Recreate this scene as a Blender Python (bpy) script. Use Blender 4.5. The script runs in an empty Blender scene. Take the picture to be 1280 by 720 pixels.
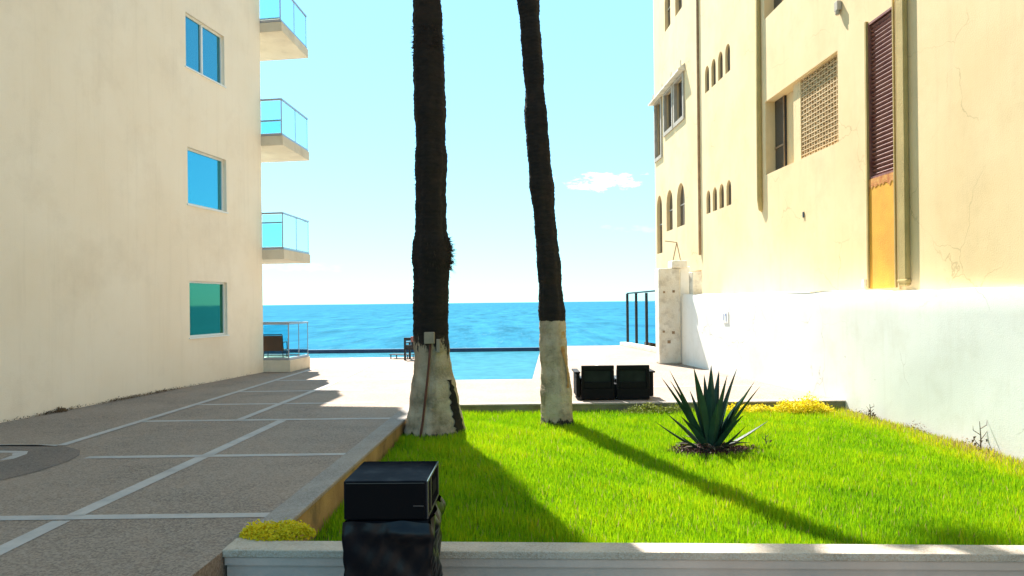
import bpy, bmesh, math, random
import numpy as np
from mathutils import Vector, Matrix
R = math.radians
random.seed(7)
rng = np.random.default_rng(7)
S = bpy.context.scene
EYE = 1.85

# ------------------------------------------------------------------ camera
cam_d = bpy.data.cameras.new('camera'); cam = bpy.data.objects.new('camera', cam_d)
S.collection.objects.link(cam); S.camera = cam
cam_d.sensor_width = 36; cam_d.lens = 36 * 940 / 1280; cam_d.shift_y = 18 / 1280
cam_d.clip_start = 0.05; cam_d.clip_end = 80000
cam.matrix_world = Matrix.Translation((0, 0, EYE)) @ Matrix.Rotation(R(90), 4, 'X') @ Matrix.Rotation(-0.011, 4, 'Z')

# ------------------------------------------------------------------ sky
SUN_EL = 52.5
SUN_AZ = -19.5            # degrees from +Y, negative is to the left
w = bpy.data.worlds.new("World"); S.world = w; w.use_nodes = True
nt = w.node_tree; nt.nodes.clear()
out = nt.nodes.new('ShaderNodeOutputWorld'); bg = nt.nodes.new('ShaderNodeBackground')
sky = nt.nodes.new('ShaderNodeTexSky'); sky.sky_type = 'NISHITA'; sky.sun_disc = False
sky.sun_elevation = R(SUN_EL); sky.sun_rotation = R(SUN_AZ)
sky.air_density = 1.0; sky.dust_density = 0.1; sky.ozone_density = 2.0; sky.altitude = 0
bg.inputs['Strength'].default_value = 0.10
nt.links.new(bg.outputs[0], out.inputs[0])
def wn(t, **k):
    n = nt.nodes.new(t)
    for a, v in k.items(): setattr(n, a, v)
    return n
tc = wn('ShaderNodeTexCoord'); sep = wn('ShaderNodeSeparateXYZ'); nt.links.new(tc.outputs['Generated'], sep.inputs[0])
def wm(op, a, b=None, clamp=False):
    n = wn('ShaderNodeMath', operation=op, use_clamp=clamp)
    for i, v in enumerate((a, b)):
        if v is None: continue
        if isinstance(v, (int, float)): n.inputs[i].default_value = v
        else: nt.links.new(v, n.inputs[i])
    return n.outputs[0]
az = wm('ARCTAN2', sep.outputs[0], sep.outputs[1]); el = sep.outputs[2]
nz = wn('ShaderNodeTexNoise'); nz.inputs['Scale'].default_value = 42; nz.inputs['Detail'].default_value = 9; nz.inputs['Roughness'].default_value = .62
mp = wn('ShaderNodeMapping'); mp.inputs['Scale'].default_value = (1, 1, 2.6)
nt.links.new(tc.outputs['Generated'], mp.inputs[0]); nt.links.new(mp.outputs[0], nz.inputs['Vector'])
def cloud(a0, e0, wa, we, gain):
    da = wm('DIVIDE', wm('SUBTRACT', az, a0), wa); de = wm('DIVIDE', wm('SUBTRACT', el, e0), we)
    r2 = wm('ADD', wm('MULTIPLY', da, da), wm('MULTIPLY', de, de))
    v = wm('SUBTRACT', wm('ADD', wm('MULTIPLY', nz.outputs['Fac'], 2.6), -0.62), wm('MULTIPLY', r2, 0.45))
    return wm('MULTIPLY', wm('MULTIPLY', wm('SUBTRACT', v, 0.30), 1.5, True), gain, True)
c1 = cloud(0.122, 0.157, 0.055, 0.0125, 0.95)
c2 = cloud(-0.30, 0.050, 0.10, 0.008, 0.10)
c3 = cloud(0.19, 0.095, 0.07, 0.007, 0.10)
cm = wm('MAXIMUM', wm('MAXIMUM', c1, c2), c3)
tint = wn('ShaderNodeMix', data_type='RGBA', blend_type='MULTIPLY'); tint.inputs[0].default_value = 1
tint.inputs[7].default_value = (0.50, 0.91, 1.05, 1)
soft = wn('ShaderNodeGamma'); soft.inputs['Gamma'].default_value = 0.5      # a humid coastal sky: less contrast between zenith and horizon
nt.links.new(sky.outputs[0], soft.inputs[0]); nt.links.new(soft.outputs[0], tint.inputs[6])
mixc = wn('ShaderNodeMix', data_type='RGBA'); nt.links.new(cm, mixc.inputs[0])
nt.links.new(tint.outputs[2], mixc.inputs[6]); mixc.inputs[7].default_value = (4, 4, 4, 1)
nt.links.new(mixc.outputs[2], bg.inputs['Color'])

# ------------------------------------------------------------------ sun
sd = bpy.data.lights.new('sun', 'SUN'); sd.energy = 2.5; sd.angle = R(0.55); sd.color = (1.0, 0.95, 0.87)
so = bpy.data.objects.new('sun', sd); S.collection.objects.link(so)
to_sun = Vector((math.sin(R(SUN_AZ)) * math.cos(R(SUN_EL)), math.cos(R(SUN_AZ)) * math.cos(R(SUN_EL)), math.sin(R(SUN_EL))))
so.rotation_euler = to_sun.to_track_quat('Z', 'Y').to_euler()

S.view_settings.view_transform = 'Standard'; S.view_settings.look = 'None'
S.view_settings.exposure = 2.7; S.view_settings.gamma = 1.0
S.render.engine = 'CYCLES'
S.cycles.max_bounces = 8; S.cycles.diffuse_bounces = 5; S.cycles.transparent_max_bounces = 16

# ================================================================== materials
def mat(name, col, col2=None, scale=2.0, rough=0.8, bump=0.0, bscale=60, metal=0.0, spec=0.4, stretch=(1, 1, 1),
        detail=6, speck=None, speck_scale=120, speck_amt=0.5, stain=None, stain_scale=0.6, stain_amt=0.5, streak=None, streak_amt=.4, trans=0.0, lo=.35, hi=.65, crack=None):
    m = bpy.data.materials.new(name); m.use_nodes = True
    n = m.node_tree; b = n.nodes['Principled BSDF']
    def N(t, **k):
        x = n.nodes.new(t)
        for a, v in k.items(): setattr(x, a, v)
        return x
    L = n.links.new
    b.inputs['Roughness'].default_value = rough; b.inputs['Metallic'].default_value = metal
    b.inputs['Specular IOR Level'].default_value = spec
    t = N('ShaderNodeTexCoord'); mp = N('ShaderNodeMapping'); mp.inputs['Scale'].default_value = stretch
    L(t.outputs['Object'], mp.inputs[0])
    def noise(sc, det=6, vec=None, ro=.6):
        x = N('ShaderNodeTexNoise'); x.inputs['Scale'].default_value = sc; x.inputs['Detail'].default_value = det
        x.inputs['Roughness'].default_value = ro
        L(vec or mp.outputs[0], x.inputs['Vector']); return x.outputs['Fac']
    def ramp(f, a, c):
        r = N('ShaderNodeMapRange'); r.inputs[1].default_value = a; r.inputs[2].default_value = c; r.clamp = True
        L(f, r.inputs[0]); return r.outputs[0]
    def mix(fac, a, c, amt=1.0):
        x = N('ShaderNodeMix', data_type='RGBA')
        if amt != 1.0:
            q = N('ShaderNodeMath', operation='MULTIPLY'); L(fac, q.inputs[0]); q.inputs[1].default_value = amt; fac = q.outputs[0]
        L(fac, x.inputs[0])
        for i, v in ((6, a), (7, c)):
            if isinstance(v, tuple): x.inputs[i].default_value = (*v, 1)
            else: L(v, x.inputs[i])
        return x.outputs[2]
    cur = col
    if col2: cur = mix(ramp(noise(scale, detail), lo, hi), col, col2)
    if stain: cur = mix(ramp(noise(stain_scale, 9, t.outputs['Object'], .7), .5, .68), cur, stain, stain_amt)
    if streak:
        m2 = N('ShaderNodeMapping'); m2.inputs['Scale'].default_value = (3.5, 3.5, .22); L(t.outputs['Object'], m2.inputs[0])
        cur = mix(ramp(noise(1.3, 8, m2.outputs[0], .7), .52, .75), cur, streak, streak_amt)
    if crack:
        wv = N('ShaderNodeTexNoise'); wv.inputs['Scale'].default_value = 1.6; wv.inputs['Detail'].default_value = 7; L(t.outputs['Object'], wv.inputs['Vector'])
        ad = N('ShaderNodeMix', data_type='RGBA', blend_type='LINEAR_LIGHT'); ad.inputs[0].default_value = .35; L(t.outputs['Object'], ad.inputs[6]); L(wv.outputs['Color'], ad.inputs[7])
        vo = N('ShaderNodeTexVoronoi', feature='DISTANCE_TO_EDGE'); vo.inputs['Scale'].default_value = .55; L(ad.outputs[2], vo.inputs['Vector'])
        ln = N('ShaderNodeMapRange'); ln.inputs[1].default_value = .0015; ln.inputs[2].default_value = .006; ln.inputs[3].default_value = 1; ln.inputs[4].default_value = 0; L(vo.outputs['Distance'], ln.inputs[0])
        mk = N('ShaderNodeMath', operation='MULTIPLY'); L(ln.outputs[0], mk.inputs[0]); L(ramp(noise(.5, 3, t.outputs['Object']), .5, .62), mk.inputs[1])
        ch = ramp(noise(5.5, 4, t.outputs['Object'], .75), .70, .73)
        mx_ = N('ShaderNodeMath', operation='MAXIMUM'); L(mk.outputs[0], mx_.inputs[0]); L(ch, mx_.inputs[1])
        cur = mix(mx_.outputs[0], cur, crack, .6)
    if speck:
        v = N('ShaderNodeTexVoronoi'); v.inputs['Scale'].default_value = speck_scale
        L(t.outputs['Object'], v.inputs['Vector'])
        bw = N('ShaderNodeSeparateColor'); L(v.outputs['Color'], bw.inputs[0])
        cur = mix(bw.outputs[0], cur, speck, speck_amt)
    if isinstance(cur, tuple): b.inputs['Base Color'].default_value = (*cur, 1)
    else: L(cur, b.inputs['Base Color'])
    if bump:
        bp = N('ShaderNodeBump'); bp.inputs['Strength'].default_value = bump; bp.inputs['Distance'].default_value = 0.02
        L(noise(bscale, 8), bp.inputs['Height']); L(bp.outputs[0], b.inputs['Normal'])
    if trans:
        tr = N('ShaderNodeBsdfTranslucent'); ms = N('ShaderNodeMixShader'); ms.inputs[0].default_value = trans
        if isinstance(cur, tuple): tr.inputs[0].default_value = (*cur, 1)
        else: L(cur, tr.inputs[0])
        L(b.outputs[0], ms.inputs[1]); L(tr.outputs[0], ms.inputs[2])
        L(ms.outputs[0], n.nodes['Material Output'].inputs[0])
    return m

def glass_mat(name, tint=(.72, .93, .95), refl=.12):
    m = bpy.data.materials.new(name); m.use_nodes = True; n = m.node_tree; n.nodes.clear()
    o = n.nodes.new('ShaderNodeOutputMaterial'); tr = n.nodes.new('ShaderNodeBsdfTransparent'); tr.inputs[0].default_value = (*tint, 1)
    g = n.nodes.new('ShaderNodeBsdfGlossy'); g.inputs['Roughness'].default_value = .02; g.inputs[0].default_value = (.8, .95, 1, 1)
    lw = n.nodes.new('ShaderNodeLayerWeight'); lw.inputs[0].default_value = refl
    mx = n.nodes.new('ShaderNodeMixShader'); n.links.new(lw.outputs[0], mx.inputs[0])
    n.links.new(tr.outputs[0], mx.inputs[1]); n.links.new(g.outputs[0], mx.inputs[2]); n.links.new(mx.outputs[0], o.inputs[0])
    return m

def water_mat(name, col, rough, waves, gloss=.12, sc=(1, 1, 1), var=.3, glitter=0):
    """rough open water: body colour plus a share of wave facets that mirror the sky"""
    m = bpy.data.materials.new(name); m.use_nodes = True; n = m.node_tree; n.nodes.clear(); L = n.links.new
    o = n.nodes.new('ShaderNodeOutputMaterial'); d = n.nodes.new('ShaderNodeBsdfDiffuse'); g = n.nodes.new('ShaderNodeBsdfGlossy'); mx = n.nodes.new('ShaderNodeMixShader')
    g.inputs['Roughness'].default_value = rough; g.inputs[0].default_value = (.75, .9, 1, 1); mx.inputs[0].default_value = gloss
    t = n.nodes.new('ShaderNodeTexCoord'); mp = n.nodes.new('ShaderNodeMapping'); mp.inputs['Scale'].default_value = sc
    L(t.outputs['Object'], mp.inputs[0]); prev = None
    for s, st, dist in waves:
        x = n.nodes.new('ShaderNodeTexNoise'); x.inputs['Scale'].default_value = s; x.inputs['Detail'].default_value = 5
        L(mp.outputs[0], x.inputs['Vector'])
        bp = n.nodes.new('ShaderNodeBump'); bp.inputs['Strength'].default_value = st; bp.inputs['Distance'].default_value = dist
        L(x.outputs['Fac'], bp.inputs['Height'])
        if prev: L(prev.outputs[0], bp.inputs['Normal'])
        prev = bp
    L(prev.outputs[0], g.inputs['Normal'])
    if glitter:
        gx = n.nodes.new('ShaderNodeTexNoise'); gx.inputs['Scale'].default_value = glitter; gx.inputs['Detail'].default_value = 3; gx.inputs['Roughness'].default_value = .8
        gm = n.nodes.new('ShaderNodeMapping'); gm.inputs['Scale'].default_value = (1, .12, 1); L(t.outputs['Object'], gm.inputs[0]); L(gm.outputs[0], gx.inputs['Vector'])
        gr = n.nodes.new('ShaderNodeMapRange'); gr.inputs[1].default_value = .56; gr.inputs[2].default_value = .70; gr.inputs[3].default_value = gloss * .35; gr.inputs[4].default_value = gloss * 3
        L(gx.outputs['Fac'], gr.inputs[0]); L(gr.outputs[0], mx.inputs[0])
    x = n.nodes.new('ShaderNodeTexNoise'); x.inputs['Scale'].default_value = waves[0][0] * .6; x.inputs['Detail'].default_value = 9; x.inputs['Roughness'].default_value = .7
    L(mp.outputs[0], x.inputs['Vector'])
    mr = n.nodes.new('ShaderNodeMapRange'); mr.inputs[1].default_value = .35; mr.inputs[2].default_value = .65; L(x.outputs['Fac'], mr.inputs[0])
    r = n.nodes.new('ShaderNodeMix'); r.data_type = 'RGBA'; L(mr.outputs[0], r.inputs[0])
    r.inputs[6].default_value = (*[c * (1 - var) for c in col], 1); r.inputs[7].default_value = (*[c * (1 + var) for c in col], 1)
    L(r.outputs[2], d.inputs[0]); L(d.outputs[0], mx.inputs[1]); L(g.outputs[0], mx.inputs[2]); L(mx.outputs[0], o.inputs[0])
    return m

M = {}
M['stucco_left'] = mat('cream_stucco', (.92, .80, .655), (.88, .745, .585), .5, .9, .35, 45, stain=(.62, .49, .36), stain_amt=.3, stain_scale=.45, streak=(.62, .51, .39), streak_amt=.22)
M['stucco_right'] = mat('yellow_stucco', (.74, .575, .33), (.69, .51, .27), .5, .9, .15, 45, stain=(.50, .37, .19), stain_amt=.35, stain_scale=.8, streak=(.50, .39, .22), streak_amt=.3, crack=(.38, .28, .14))
M['whitewash'] = mat('white_masonry_paint', (.84, .83, .78), (.78, .77, .72), .8, .85, .12, 60, stain=(.62, .59, .50), stain_amt=.35, stain_scale=1.3, streak=(.62, .58, .48), streak_amt=.3, crack=(.35, .31, .24))
M['old_white'] = mat('aged_white_plaster', (.74, .70, .60), (.66, .58, .44), 2.5, .9, .4, 30, stain=(.30, .24, .17), stain_amt=.55, stain_scale=3.2)
M['ochre_plaster'] = mat('rust_stained_plaster', (.72, .36, .035), (.64, .29, .03), 2, .9, .3, 40, streak=(.55, .26, .05), streak_amt=.6)
M['rust'] = mat('rust', (.42, .13, .03), (.62, .32, .08), 9, .95, .4, 40)
M['paving'] = mat('exposed_aggregate', (.25, .18, .135), (.165, .12, .092), .55, .85, .5, 160, speck=(.46, .36, .28), speck_scale=62, speck_amt=.62, stain=(.085, .064, .05), stain_amt=.6, stain_scale=1.0)
M['paving_dark'] = mat('dark_aggregate', (.14, .105, .085), (.10, .078, .065), 1.5, .85, .5, 160, speck=(.30, .235, .19), speck_scale=60, speck_amt=.55)
M['strip'] = mat('pale_concrete', (.50, .45, .41), (.41, .37, .34), 3, .85, .3, 60, speck=(.3, .3, .3), speck_scale=90, speck_amt=.25, stain=(.25, .23, .22), stain_amt=.45, stain_scale=1.7)
M['kerb'] = mat('kerb_concrete', (.30, .25, .21), (.21, .175, .15), 1.6, .9, .5, 120, speck=(.42, .40, .37), speck_scale=85, speck_amt=.55, stain=(.12, .10, .09), stain_amt=.6, stain_scale=1.4)
M['kerb_face'] = mat('mossy_ochre_face', (.38, .26, .10), (.25, .16, .06), 2.2, .9, .5, 60, stain=(.09, .075, .04), stain_amt=.7, stain_scale=1.6)
M['front_top'] = mat('speckled_coping', (.58, .46, .34), (.40, .31, .23), 2.5, .9, .6, 110, speck=(.62, .59, .52), speck_scale=95, speck_amt=.6, stain=(.16, .14, .10), stain_amt=.6, stain_scale=1.1)
M['front_face'] = mat('grey_painted_plaster', (.62, .49, .41), (.52, .41, .34), 1.7, .8, .2, 40, stain=(.36, .34, .32), stain_amt=.5, stain_scale=1.3)
M['back_face'] = mat('dark_concrete', (.20, .19, .11), (.13, .12, .07), 3, .9, .4, 50)  # mottled dark olive tone over the whole back wall
M['asphalt'] = mat('asphalt', (.07, .068, .065), (.05, .05, .05), .8, .9, .5, 120)
M['sand'] = mat('sand', (.42, .34, .23), (.36, .29, .19), .3, .95, .3, 20)
M['soil'] = mat('lawn_soil', (.045, .05, .015), (.03, .035, .012), 3, .95, .5, 40)
M['white_frame'] = mat('white_aluminium', (.78, .78, .76), rough=.4)
M['tile_navy'] = mat('navy_pool_tile', (.012, .03, .075), (.02, .045, .10), 6, .3, spec=.3)
M['dark_glass'] = mat('dark_window_glass', (.012, .018, .03), (.02, .03, .04), 1, .06, spec=.6)
M['dark_inside'] = mat('dark_room', (.03, .028, .025), rough=.9)
M['grey_metal'] = mat('grey_aluminium', (.36, .36, .40), rough=.35, metal=.6)
M['balcony'] = mat('balcony_plaster', (.70, .60, .46), (.62, .52, .38), 1.2, .9, .3, 40, stain=(.38, .30, .22), stain_amt=.35, stain_scale=1.6)
M['louvre'] = mat('rusty_maroon_paint', (.17, .05, .04), (.26, .11, .08), 3, .6, .2, 40, streak=(.42, .27, .22), streak_amt=.6)
M['lattice'] = mat('lattice_blocks', (.62, .46, .26), (.54, .38, .20), 3, .9, .3, 50)
M['duct'] = mat('duct_plaster', (.46, .34, .13), (.34, .25, .09), 1.5, .9, .3, 40, streak=(.25, .19, .09), streak_amt=.5)
M['seam'] = mat('brown_pipe', (.24, .15, .08), (.34, .23, .13), 3, .8)
M['stone_trim'] = mat('grey_stone_trim', (.42, .38, .31), (.34, .30, .24), 3, .9)
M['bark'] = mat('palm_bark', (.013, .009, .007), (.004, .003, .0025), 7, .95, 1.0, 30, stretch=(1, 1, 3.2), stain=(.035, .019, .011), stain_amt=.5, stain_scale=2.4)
M['fibre'] = mat('palm_fibre', (.018, .011, .007), (.035, .02, .011), 5, .95)
M['frond'] = mat('palm_frond', (.05, .09, .025), (.08, .11, .03), 2, .6, trans=.3)
M['agave'] = mat('agave_leaf', (.020, .062, .042), (.009, .034, .024), 4, .38, .1, 30, spec=.3)
M['agave_dry'] = mat('dry_agave_leaf', (.13, .11, .07), (.07, .06, .05), 4, .8)
M['red_leaf'] = mat('maroon_leaf', (.10, .035, .035), (.05, .02, .022), 6, .7, trans=.15)
M['yellow_leaf'] = mat('yellow_leaf', (.80, .62, .01), (.62, .55, .01), 6, .7, trans=.3)
M['olive_leaf'] = mat('olive_leaf', (.20, .22, .02), (.11, .15, .02), 6, .7, trans=.3)
M['twig'] = mat('dry_twig', (.12, .085, .055), (.18, .13, .09), 8, .9)
M['litter'] = mat('dry_litter', (.12, .07, .035), (.20, .12, .06), 9, .95)
M['black_ply'] = mat('black_cabinet_paint', (.006, .007, .010), (.010, .011, .015), 3, .95, .15, 60, spec=.0, stain=(.02, .021, .025), stain_amt=.5, stain_scale=3)
M['black_front'] = mat('black_grille', (.004, .004, .005), rough=.9, spec=.1)
M['black_trim'] = mat('worn_black_trim', (.035, .03, .03), (.06, .05, .045), 8, .5)
M['plastic'] = mat('black_plastic_sheet', (.003, .003, .005), (.005, .005, .008), 3, .3, .15, 9, spec=.25)
M['wicker'] = mat('black_wicker', (.003, .003, .004), (.006, .006, .007), 30, .6, .5, 90, spec=.12)
M['cushion'] = mat('dark_cushion', (.003, .005, .006), (.012, .016, .016), 4, .5, spec=.15)
M['sling'] = mat('brown_sling_fabric', (.16, .045, .022), (.11, .03, .016), 20, .8)
M['black_metal'] = mat('black_metal', (.012, .012, .014), rough=.45)
M['pink_cloth'] = mat('pink_cloth', (.30, .14, .12), (.24, .10, .09), 8, .9)
M['box_grey'] = mat('grey_box_plastic', (.25, .215, .16), (.20, .17, .125), 8, .6)
M['cable'] = mat('red_brown_conduit', (.10, .030, .018), (.07, .022, .014), 8, .6)
M['blue_mark'] = mat('faded_blue_paint', (.20, .28, .50), rough=.8)
M['glass'] = glass_mat('balcony_glass', (.74, .92, .95))
M['fence_glass'] = glass_mat('blue_fence_glass', (.26, .44, .62), .08)
# mirror panes; reflected sky and sea tones put into each tint
def mirror_pane(name, col, rough=.03):
    return mat(name, col, rough=rough, metal=.85, spec=.6, bump=.02, bscale=1.2)
M['pane_blue'] = mirror_pane('blue_reflection_glass', (.06, .29, .37))
M['pane_sky'] = mirror_pane('bright_sky_reflection_glass', (.055, .38, .50))
M['pane_teal'] = mirror_pane('sea_reflection_glass', (.03, .21, .14))

def painted_trunk(name, top, base, dark_top):
    m = mat(name, (.44, .36, .26), (.30, .235, .155), 3.0, .92, .9, 28, stain=(.11, .09, .055), stain_amt=.75, stain_scale=3.2, streak=(.17, .13, .075), streak_amt=.7)
    n = m.node_tree; b = n.nodes['Principled BSDF']; src = b.inputs['Base Color'].links[0].from_socket
    t = n.nodes.new('ShaderNodeTexCoord'); s = n.nodes.new('ShaderNodeSeparateXYZ'); n.links.new(t.outputs['Object'], s.inputs[0])
    ns = n.nodes.new('ShaderNodeTexNoise'); ns.inputs['Scale'].default_value = 9; ns.inputs['Detail'].default_value = 9; ns.inputs['Roughness'].default_value = .7
    mpp = n.nodes.new('ShaderNodeMapping'); mpp.inputs['Scale'].default_value = (1, 1, .35)
    n.links.new(t.outputs['Object'], mpp.inputs[0]); n.links.new(mpp.outputs[0], ns.inputs['Vector'])
    def mr(sock, a, c, o0, o1):
        r = n.nodes.new('ShaderNodeMapRange'); r.clamp = True
        for i, v in enumerate((a, c, o0, o1)): r.inputs[i + 1].default_value = v
        n.links.new(sock, r.inputs[0]); return r.outputs[0]
    def ma(op, a, c):
        x = n.nodes.new('ShaderNodeMath'); x.operation = op; x.use_clamp = False
        for i, v in enumerate((a, c)):
            if isinstance(v, float): x.inputs[i].default_value = v
            else: n.links.new(v, x.inputs[i])
        return x.outputs[0]
    lowm = mr(s.outputs[2], base + .02, base + .24, .30, -.25)      # bare bark frays up from the ground
    topm = mr(s.outputs[2], top - dark_top, top + .02, -.25, .22)
    f = ma('ADD', ns.outputs['Fac'], ma('MAXIMUM', lowm, topm))
    fm = mr(f, .58, .66, 0.0, 1.0)
    x = n.nodes.new('ShaderNodeMix'); x.data_type = 'RGBA'; n.links.new(fm, x.inputs[0]); n.links.new(src, x.inputs[6])
    x.inputs[7].default_value = (.015, .011, .008, 1); n.links.new(x.outputs[2], b.inputs['Base Color'])
    return m

# ================================================================== builders
def tag(o, label=None, cat=None, group=None, kind=None):
    if label: o['label'] = label
    if cat: o['category'] = cat
    if group: o['group'] = group
    if kind: o['kind'] = kind
    return o
def empty(name, loc=(0, 0, 0), rz=0):
    o = bpy.data.objects.new(name, None); S.collection.objects.link(o); o.location = loc; o.rotation_euler.z = rz
    o.empty_display_size = .2; return o
def copy_tree(o, parent=None):
    c = o.copy(); S.collection.objects.link(c); c.parent = parent
    for ch in [q for q in bpy.data.objects if q.parent == o]: copy_tree(ch, c)
    return c
class MB:
    def __init__(s): s.v = []; s.f = []; s.m = []; s.smooth = False
    def add(s, vs, fs, mi=0):
        b = len(s.v); s.v += [tuple(p) for p in vs]; s.f += [tuple(i + b for i in f) for f in fs]; s.m += [mi] * len(fs); return s
    def box(s, x0, x1, y0, y1, z0, z1, mi=0):
        vs = [(x, y, z) for z in (z0, z1) for y in (y0, y1) for x in (x0, x1)]
        return s.add(vs, [(0, 2, 3, 1), (4, 5, 7, 6), (0, 1, 5, 4), (2, 6, 7, 3), (0, 4, 6, 2), (1, 3, 7, 5)], mi)
    def bar(s, a, b, wd, hd, up=(0, 0, 1), mi=0):
        a = Vector(a); b = Vector(b); d = (b - a).normalized(); u = Vector(up)
        if abs(d.dot(u)) > .95: u = Vector((0, 1, 0))
        r = d.cross(u).normalized(); u = r.cross(d)
        vs = [p + r * i * wd / 2 + u * j * hd / 2 for p in (a, b) for i, j in ((-1, -1), (1, -1), (1, 1), (-1, 1))]
        return s.add(vs, [(0, 3, 2, 1), (4, 5, 6, 7), (0, 1, 5, 4), (1, 2, 6, 5), (2, 3, 7, 6), (3, 0, 4, 7)], mi)
    def tube(s, pts, rs, n=12, mi=0, caps=True):
        pts = [Vector(p) for p in pts]
        if not hasattr(rs, '__len__'): rs = [rs] * len(pts)
        b = len(s.v); ref = None
        for i, p in enumerate(pts):
            d = (pts[min(i + 1, len(pts) - 1)] - pts[max(i - 1, 0)]).normalized()
            if ref is None: ref = Vector((1, 0, 0)) if abs(d.x) < .9 else Vector((0, 1, 0))
            u = (ref - d * ref.dot(d)).normalized(); v = d.cross(u); ref = u
            for k in range(n):
                a = 2 * math.pi * k / n; q = p + (u * math.cos(a) + v * math.sin(a)) * rs[i]; s.v.append(tuple(q))
        for i in range(len(pts) - 1):
            for k in range(n):
                s.f.append((b + i * n + k, b + i * n + (k + 1) % n, b + (i + 1) * n + (k + 1) % n, b + (i + 1) * n + k)); s.m.append(mi)
        if caps:
            s.f.append(tuple(b + k for k in reversed(range(n)))); s.m.append(mi)
            e = b + (len(pts) - 1) * n; s.f.append(tuple(e + k for k in range(n))); s.m.append(mi)
        return s
    def prism(s, poly, z0, z1, mi=0, top=True):
        n = len(poly); vs = [(x, y, z0) for x, y in poly] + [(x, y, z1) for x, y in poly]
        fs = [(i, (i + 1) % n, n + (i + 1) % n, n + i) for i in range(n)] + [tuple(range(n, 2 * n)), tuple(reversed(range(n)))]
        return s.add(vs, fs, mi)
    def build(s, name, mats, parent=None, bevel=0, smooth=False):
        me = bpy.data.meshes.new(name); me.from_pydata(s.v, [], s.f)
        if not isinstance(mats, (list, tuple)): mats = [mats]
        for q in mats: me.materials.append(q)
        me.polygons.foreach_set('material_index', s.m); me.validate(); me.update()
        if smooth: me.polygons.foreach_set('use_smooth', [True] * len(me.polygons))
        o = bpy.data.objects.new(name, me); S.collection.objects.link(o); o.parent = parent
        if bevel:
            bm = o.modifiers.new('bevel', 'BEVEL'); bm.width = bevel; bm.segments = 2; bm.limit_method = 'ANGLE'
        return o

def wall_face(mb, s0, s1, z0, z1, holes, depth=.2, P=lambda s, z, y: (s, y, z), mi=0):
    """a wall sheet in local (s, z) with reveals; holes: (sa, sb, za, zb, arch, [depth])"""
    ss = sorted({s0, s1, *[h[0] for h in holes], *[h[1] for h in holes]}); zs = sorted({z0, z1, *[h[2] for h in holes], *[h[3] for h in holes]})
    for i in range(len(ss) - 1):
        for j in range(len(zs) - 1):
            cs = (ss[i] + ss[i + 1]) / 2; cz = (zs[j] + zs[j + 1]) / 2
            if any(h[0] < cs < h[1] and h[2] < cz < h[3] for h in holes): continue
            mb.add([P(ss[i], zs[j], 0), P(ss[i + 1], zs[j], 0), P(ss[i + 1], zs[j + 1], 0), P(ss[i], zs[j + 1], 0)], [(0, 1, 2, 3)], mi)
    for h in holes:
        sa, sb, za, zb, arch = h[:5]; dp = h[5] if len(h) > 5 else depth
        if arch:
            r = (sb - sa) / 2; c = (sa + sb) / 2; rise = min(r * 1.25, (zb - za) * .5); n = 12
            arc = [(c + r * math.cos(math.pi * k / n), zb - rise + rise * math.sin(math.pi * k / n)) for k in range(n + 1)]   # right to left
            outl = [(sa, za), (sb, za)] + arc
            for k in range(n):
                (x1, y1), (x2, y2) = arc[k], arc[k + 1]
                mb.add([P(x1, y1, 0), P(x1, zb, 0), P(x2, zb, 0), P(x2, y2, 0)], [(0, 1, 2, 3)], mi)
        else: outl = [(sa, za), (sb, za), (sb, zb), (sa, zb)]
        for k in range(len(outl)):
            a = outl[k]; b = outl[(k + 1) % len(outl)]
            if a == b: continue
            mb.add([P(*a, 0), P(*b, 0), P(*b, dp), P(*a, dp)], [(0, 1, 2, 3)], mi)

# ================================================================== terrain, sea, paving
def struct(o): o['kind'] = 'structure'; return o
g = MB()
g.add([(-9000, -9000, -4.6), (9000, -9000, -4.6), (9000, 60, -4.6), (-9000, 60, -4.6)], [(0, 1, 2, 3)])
g.add([(-200, -120, -.62), (200, -120, -.62), (200, 32, -.62), (-200, 32, -.62), (200, 40, -3.2), (-200, 40, -3.2), (200, 66, -5.4), (-200, 66, -5.4)],
      [(0, 1, 2, 3), (3, 2, 4, 5), (5, 4, 6, 7)])
struct(g.build('ground', M['sand']))
s = MB(); s.prism([(-60, -40), (60, -40), (60, 5.5), (-60, 5.5)], -.6, -.25)
struct(s.build('street_pavement', M['paving_dark']))
s = MB(); s.add([(-30000, 44, -4.0), (30000, 44, -4.0), (30000, 45000, -4.0), (-30000, 45000, -4.0)], [(0, 1, 2, 3)])
M['sea'] = water_mat('sea_water', (.026, .135, .205), .10, [(.25, 1.0, 1.6), (1.8, 1.0, .45)], .09, (1.3, .22, 1), var=.30, glitter=1.3)
struct(s.build('sea', M['sea']))

KL = lambda y: -2.20 + .033 * (y - 5.6)                  # outer (patio side) edge of the planter kerb
p = MB()
p.prism([(-40, -6), (KL(-6), -6), (KL(13.75), 13.75), (-40, 13.75)], -.5, 0)
p.prism([(-40, 13.75), (6.6, 13.75), (6.6, 18.1), (-40, 18.1)], -.5, 0)
p.prism([(-40, 18.1), (-2.2, 18.1), (-2.2, 26.0), (-40, 26.0)], -.5, 0)
p.prism([(.47, 18.1), (6.6, 18.1), (6.6, 31.5), (1.16, 31.5), (1.1, 29.5)], -.5, 0)
struct(p.build('patio', M['paving']))
b_ = MB(); b_.add([(-40, 18.1, -.9), (3, 18.1, -.9), (3, 29.5, -.9), (-40, 29.5, -.9)], [(0, 1, 2, 3)])
struct(b_.build('pool_floor', M['tile_navy']))
M['pool'] = water_mat('pool_water', (.035, .15, .20), .05, [(3.2, .35, .06), (9, .25, .03)], .16, var=.2)
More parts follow.
